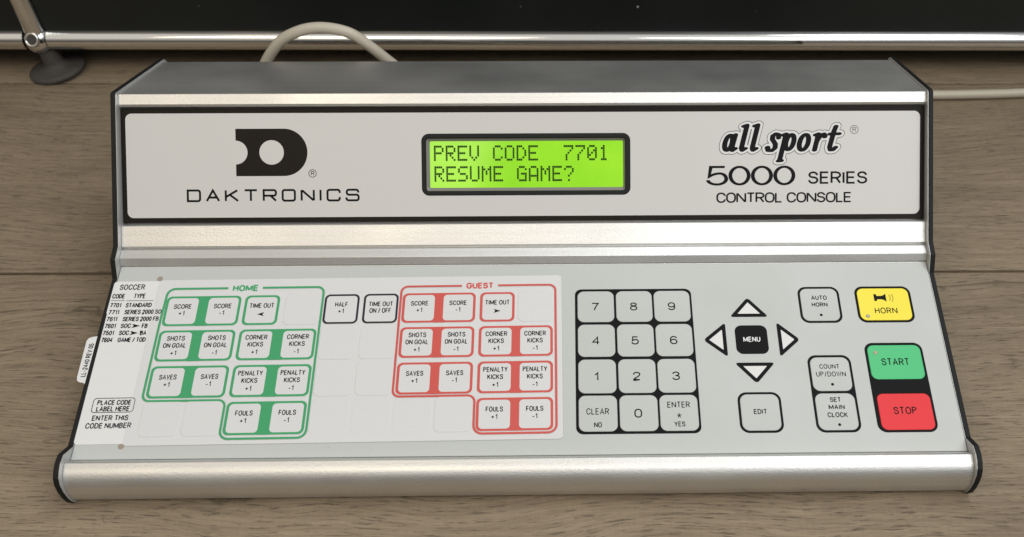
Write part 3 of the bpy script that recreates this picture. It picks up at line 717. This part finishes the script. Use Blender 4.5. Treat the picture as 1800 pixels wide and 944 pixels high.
# AUTO HORN
outlined(186.2, 214.8, 92.5, 121.0, 5.8, 1.5)
o = key("key", 187.8, 213.2, 94.1, 119.4, 4.6, GREY, "grey key marked AUTO HORN", z=.07)
on("legend", o, join(text_lines([("AUTO", 200.5, 110.4, 10.8, 3.5), ("HORN", 200.3, 105.0, 10.8, 3.4)], .60, TZ+.02), disc(200.3, 98.6, 1.0, TZ+.02)), INK)
# HORN
outlined(225.4, 264.1, 92.5, 121.0, 5.8, 1.6)
o = key("key", 227.1, 262.4, 94.2, 119.3, 4.4, KYEL, "yellow key marked HORN with a horn symbol", z=.07)
z = TZ+.02
horn = ([(x, y, z) for x, y in ((238.3, 114.6), (240.2, 114.6), (240.2, 113.2), (243.0, 113.2), (244.8, 113.6), (246.6, 115.0), (246.6, 108.6), (244.8, 110.0), (243.0, 110.5), (240.2, 110.5), (240.2, 109.2), (238.3, 109.2))],
        [(0, 1, 2, 9, 10, 11), (2, 3, 8, 9), (3, 4, 7, 8), (4, 5, 6, 7)])
arc = lambda cx, cy, r, a: [(cx+r*math.cos(R(t)), cy+r*math.sin(R(t))) for t in range(-a, a+1, 8)]
on("legend", o, join(text_lines([("HORN", 245.1, 99.3, 15.4, 4.7)], .66, z), horn, ribbon(arc(245.6, 111.8, 3.9, 38), .35, False, z), ribbon(arc(245.6, 111.8, 5.8, 34), .35, False, z)), INK)
def led(x, y, o):
    V, F = lathe([(1.5, 0), (1.35, .25), (.9, .5), (.2, .6), (0.01, .6)], 18); l = part("indicator", mesh("indicator", V, F, LED, True), o, KP @ T(x, y, TZ-.03))
led(232.0, 97.4, o)
# COUNT UP/DOWN and SET MAIN CLOCK
outlined(186.4, 215.3, 12.9, 68.1, 5.8, 1.6)
o = key("key", 188.0, 213.7, 41.9, 66.4, 4.8, GREY, "grey key marked COUNT UP/DOWN", z=.07)
on("legend", o, join(text_lines([("COUNT", 200.5, 57.9, 13.2, 3.4), ("UP/DOWN", 200.8, 52.2, 19.6, 3.7)], .50, TZ+.02), disc(200.8, 46.6, 1.0, TZ+.02)), INK)
o = key("key", 188.0, 213.7, 14.5, 40.2, 4.8, GREY, "grey key marked SET MAIN CLOCK", z=.07)
on("legend", o, join(text_lines([("SET", 201.1, 34.0, 7.2, 3.4), ("MAIN", 201.2, 28.8, 10.4, 3.4), ("CLOCK", 201.1, 23.3, 13.0, 3.5)], .60, TZ+.02), disc(201.4, 18.2, 1.0, TZ+.02)), INK)
# START / STOP
outlined(225.6, 264.4, 12.6, 77.0, 5.8, 2)
o = key("key", 227.4, 262.8, 50.0, 75.1, 4.2, KGREEN, "green key marked START", z=.07)
on("legend", o, text_lines([("START", 244.7, 60.0, 18.5, 5.3)], .74, TZ+.02), INK); led(232.6, 69.5, o)
o = key("key", 228.2, 262.8, 14.3, 39.6, 4.2, KRED, "red key marked STOP", z=.07)
on("legend", o, text_lines([("STOP", 245.1, 25.0, 15.1, 5.2)], .74, TZ+.02), INK)

# ------------------------------------------------------------------ the sport insert card and the film window over it
CD = KP @ T(-215, 79, 0) @ Matrix.Rotation(R(.43), 4, 'Z') @ T(215, -79, 0)
card = thing("insert_card", "white printed soccer card sliding in from the left of the keypad", "insert card", CD @ T(-280, 70, .1))
P = [(24.0, 10.0), (24.0, 127.6), (-278.6, 129.4), (-280.2, 128.9), (-280.9, 127.8), (-281.4, 90.2), (-281.6, 88.4), (-283.2, 87.0), (-286.4, 86.5), (-288.6, 85.6), (-289.6, 83.6), (-289.6, 57.0),
     (-289.0, 54.4), (-287.0, 53.2), (-284.6, 52.9), (-283.3, 51.6), (-282.9, 49.6), (-281.3, 13.0), (-280.6, 10.9), (-279.2, 10.0)]
P = P[::-1]
V, F = stack([(P, .08), (P, .30)]); F.append(tuple(range(len(P)))[::-1])
sheet_o = part("card_sheet", mesh("card_sheet", V, F, CARD), card, CD); fix_normals(sheet_o.data)
CZ = .34
V, F = text_lines([("SOCCER", -267.9, 122.6, 17.0, 4.3), ("CODE", -275.7, 115.8, 8.5, 3.7), ("TYPE", -261.6, 115.8, 7.9, 3.7),
    ("7701", -276.3, 108.8, 7.4, 3.5), ("STANDARD", -260.8, 108.7, 17.4, 3.5), ("7711", -276.3, 103.4, 7.1, 3.5), ("SERIES 2000 SO", -256.9, 103.4, 24.6, 3.5),
    ("7611", -276.5, 98.1, 7.1, 3.5), ("SERIES 2000 FB", -257.3, 98.0, 23.9, 3.5), ("7601", -276.4, 92.8, 7.3, 3.5), ("SOC", -266.1, 92.8, 6.7, 3.5),
    ("FB", -253.6, 92.6, 3.9, 3.5), ("7501", -276.5, 87.5, 7.4, 3.5), ("SOC", -266.2, 87.5, 6.6, 3.5), ("BA", -253.5, 87.3, 4.1, 3.5),
    ("7604", -276.3, 82.3, 7.4, 3.5), ("GAME / TOD", -260.1, 82.2, 18.4, 3.5)], .60, CZ)
lst = join((V, F), ribbon([(-280.2, 114.2), (-271.0, 114.2)], .3, False, CZ), ribbon([(-269.7, 114.0), (-251.7, 113.9)], .3, False, CZ),
           arrow(-259.4, 94.4, 5.4, 3.2, 1, CZ), arrow(-259.6, 89.0, 5.4, 3.2, 1, CZ))
# 'SERIES 2000 SO' and 'FB' run a little over the film's edge, so this print sits above both
on("code_list", card, ([(x, y, z+.14) for x, y, z in lst[0]], lst[1]), INK, CD)
on("code_label_box", card, join(text_lines([("PLACE CODE", -261.6, 36.8, 21.5, 3.5), ("LABEL HERE", -261.6, 32.4, 21.1, 3.5), ("ENTER THIS", -262.0, 26.0, 22.7, 3.7), ("CODE NUMBER", -262.0, 20.7, 28.6, 3.8)], .60, CZ+.14),
    ribbon(rr_pts(-275.0, -248.8, 31.7, 41.6, 2.0), .4, True, CZ+.14)), INK, CD)
V, F = letters("LL-2440 REV 05", 0, -1.5, 24.5, 3.3, .55, CZ)
on("card_number", card, (V, F), INK, CD @ T(-285.7, 69.3, 0) @ Matrix.Rotation(R(89), 4, 'Z'))
for (x, v) in ((-251.1, 131.0), (-250.7, 8.2)):
    V, F = lathe([(2.0, .02), (1.9, .035), (0.01, .03)], 24)
    part("slot_notch", mesh("slot_notch", V, F, NOTCH), con, KP @ T(x, v, 0))
# film window: part of the console, lying over the card
V, F = pad(-250.6, 24.6, 8.6, 129.9, 2.6, .08, 0, .3)
win = part("card_window", mesh("card_window", V, F, WIN), con, CD @ T(0, 0, .36)); win['label'] = "film window holding the soccer card"
WZ = .44+.012
CX = [-230.8, -204.0, -177.9, -150.5, -124.2, -97.8, -71.5, -45.5, -19.0, 6.8]; RV = [105.1, 78.75, 52.25, 26.0]
def prt(name, vf, m, parent=None): return part(name, mesh(name, *vf, m), parent or card, CD)
EH = .30; BZ = .44
# team borders
def border(pts, m, name, lab_):
    V, F = ribbon(path_round(pts, False, 7), 1.45, False, BZ+EH+.06); o = prt(name, (V, F), m); o['label'] = lab_; return o
border([(-202.6, 122.7, 0), (-243.0, 122.7, 5), (-243.9, 100, 0), (-244.4, 38.9, 4.5), (-191.2, 38.9, 4.5), (-191.2, 12.1, 5.5), (-137.2, 12.1, 5.5), (-137.5, 122.7, 4.5), (-179.2, 122.7, 0)], GREEN, "team_border", "green border around the home team keys")
border([(-43.6, 122.1, 0), (-84.6, 122.1, 4.5), (-84.9, 39.4, 4.5), (-32.0, 39.4, 4.5), (-32.0, 12.9, 5.5), (20.6, 12.9, 5.5), (20.4, 122.1, 4.5), (-18.8, 122.1, 0)], RED, "team_border", "red border around the guest team keys")
V, F = letters("HOME", -190.9, 120.2, 17.4, 5.1, 1.15, WZ+.01, step=.004); prt("team_name", (V, F), GREEN)
V, F = letters("GUEST", -31.3, 119.8, 18.6, 4.9, 1.1, WZ+.01, step=.004); prt("team_name", (V, F), RED)
HWK = 11.75; HV = 11.5
bands = {(0, 0), (0, 1), (2, 1), (0, 2), (2, 2), (2, 3), (6, 0), (6, 1), (8, 1), (6, 2), (8, 2), (8, 3)}
KEYS = {}
for t0, m_ in ((0, 'g'), (6, 'r')):
    KEYS[(t0, 0)] = ("SCORE|+1", m_, t0 == 0); KEYS[(t0+1, 0)] = ("SCORE|-1", m_, 0); KEYS[(t0+2, 0)] = ("TIME OUT|" + ("<" if t0 == 0 else ">"), m_, 0)
    KEYS[(t0, 1)] = ("SHOTS|ON GOAL|+1", m_, 0); KEYS[(t0+1, 1)] = ("SHOTS|ON GOAL|-1", m_, 0)
    KEYS[(t0+2, 1)] = ("CORNER|KICKS|+1", m_, 0); KEYS[(t0+3, 1)] = ("CORNER|KICKS|-1", m_, 0)
    KEYS[(t0, 2)] = ("SAVES|+1", m_, 0); KEYS[(t0+1, 2)] = ("SAVES|-1", m_, 0)
    KEYS[(t0+2, 2)] = ("PENALTY|KICKS|+1", m_, 0); KEYS[(t0+3, 2)] = ("PENALTY|KICKS|-1", m_, 0)
    KEYS[(t0+2, 3)] = ("FOULS|+1", m_, 0); KEYS[(t0+3, 3)] = ("FOULS|-1", m_, 0)
KEYS[(4, 0)] = ("HALF|+1", 'k', 0); KEYS[(5, 0)] = ("TIME OUT|ON / OFF", 'k', 0)
COLN = {'g': GREEN, 'r': RED, 'k': INKN}
for i in range(10):
    for r_ in range(4):
        xc, vc = CX[i], RV[r_]
        k = KEYS.get((i, r_))
        h = EH if (k or r_ < 3 or i in (0, 1, 7)) else .08
        V, F = pad(-HWK-.2, HWK+.75, -HV-.3, HV+1.7, 4.0, h, 0, .45)
        o = part("key", mesh("key", V, F, WIN), con, CD @ T(xc, vc, BZ))
        if not k: o['label'] = "blank membrane key without printing"; continue
        s, c_, _ = k; z = BZ+h+.02
        nm = s.replace('|', ' ').replace('<', '').replace('>', '').strip()
        o['label'] = "%s outlined key marked %s" % ({'g': 'green', 'r': 'red', 'k': 'black'}[c_], nm)
        inner_ = rr_pts(xc-10, xc+10, vc-10, vc+10, 2.6); xl, xr = xc-HWK, xc+HWK
        left_of, right_of = (i, r_) in bands, (i-1, r_) in bands
        if left_of: xr = (xc+CX[i+1])/2
        if right_of: xl = (xc+CX[i-1])/2
        outer_ = []
        for cx_, cy_, a0 in ((xr, vc+HV, 0), (xl, vc+HV, 90), (xl, vc-HV, 180), (xr, vc-HV, 270)):
            sq = (left_of and cx_ == xr) or (right_of and cx_ == xl); rr_ = .02 if sq else 3.6
            sx_, sy_ = (1 if cx_ == xr else -1), (1 if cy_ > vc else -1)
            for k_ in range(8):
                a_ = R(a0+90*k_/7); outer_.append((cx_-sx_*rr_+rr_*math.cos(a_), cy_-sy_*rr_+rr_*math.sin(a_)))
        if c_ == 'k': inner_ = rr_pts(xc-10.3, xc+10.3, vc-10.1, vc+10.1, 2.4)
        V, F = ring(outer_, inner_, z, z)
        part("key_outline", mesh("key_outline", V, F, COLN[c_]), o, CD)
        if s.endswith('<') or s.endswith('>'):
            vf = join(text_lines([("TIME OUT", xc, vc+1.6, 16.6, 3.8)], .60, z), arrow(xc, vc-3.2, 4.8, 3.2, -1 if s[-1] == '<' else 1, z))
        elif s.startswith("TIME OUT|ON"):
            vf = text_lines([("TIME OUT", xc, vc+1.6, 16.4, 3.8), ("ON / OFF", xc, vc-3.6, 14.7, 3.9)], .60, z)
        else:
            ls = s.split('|')
            ys = [vc+1.7, vc-3.5] if len(ls) == 2 else [vc+3.7, vc-1.6, vc-7.2]
            W_ = {"ON GOAL": 15.2, "PENALTY": 16.0, "CORNER": 14.5, "SHOTS": 11.8, "SCORE": 11.9, "KICKS": 10.3, "SAVES": 11.3, "FOULS": 11.1, "HALF": 8.7, "+1": 4.1, "-1": 3.4}
            vf = text_lines([(t, xc-.1, y, W_[t], 3.7) for t, y in zip(ls, ys)], .60, z)
        part("legend", mesh("legend", *vf, INK), o, CD)

V, F = [], []
for x, v, r_ in ((-33.8, 77.5, .55), (-235, 60, .2), (-95, 4.5, .3), (-122, 6.5, .3), (20, 5, .2), (150, 125, .2), (60, 126, .22), (212, 83, .2), (271, 60, .22), (-150, 134, .25), (100, 8, .22), (-60, 135, .2)):
    V, F = join((V, F), disc(x+random.uniform(-.3, .3), v, r_, .9 if -250 < x < 24 and 12 < v < 128 else .03, 7))
o = part("dust_specks", mesh("dust_specks", V, F, NOTCH), kpan, KP); o['kind'] = 'stuff'
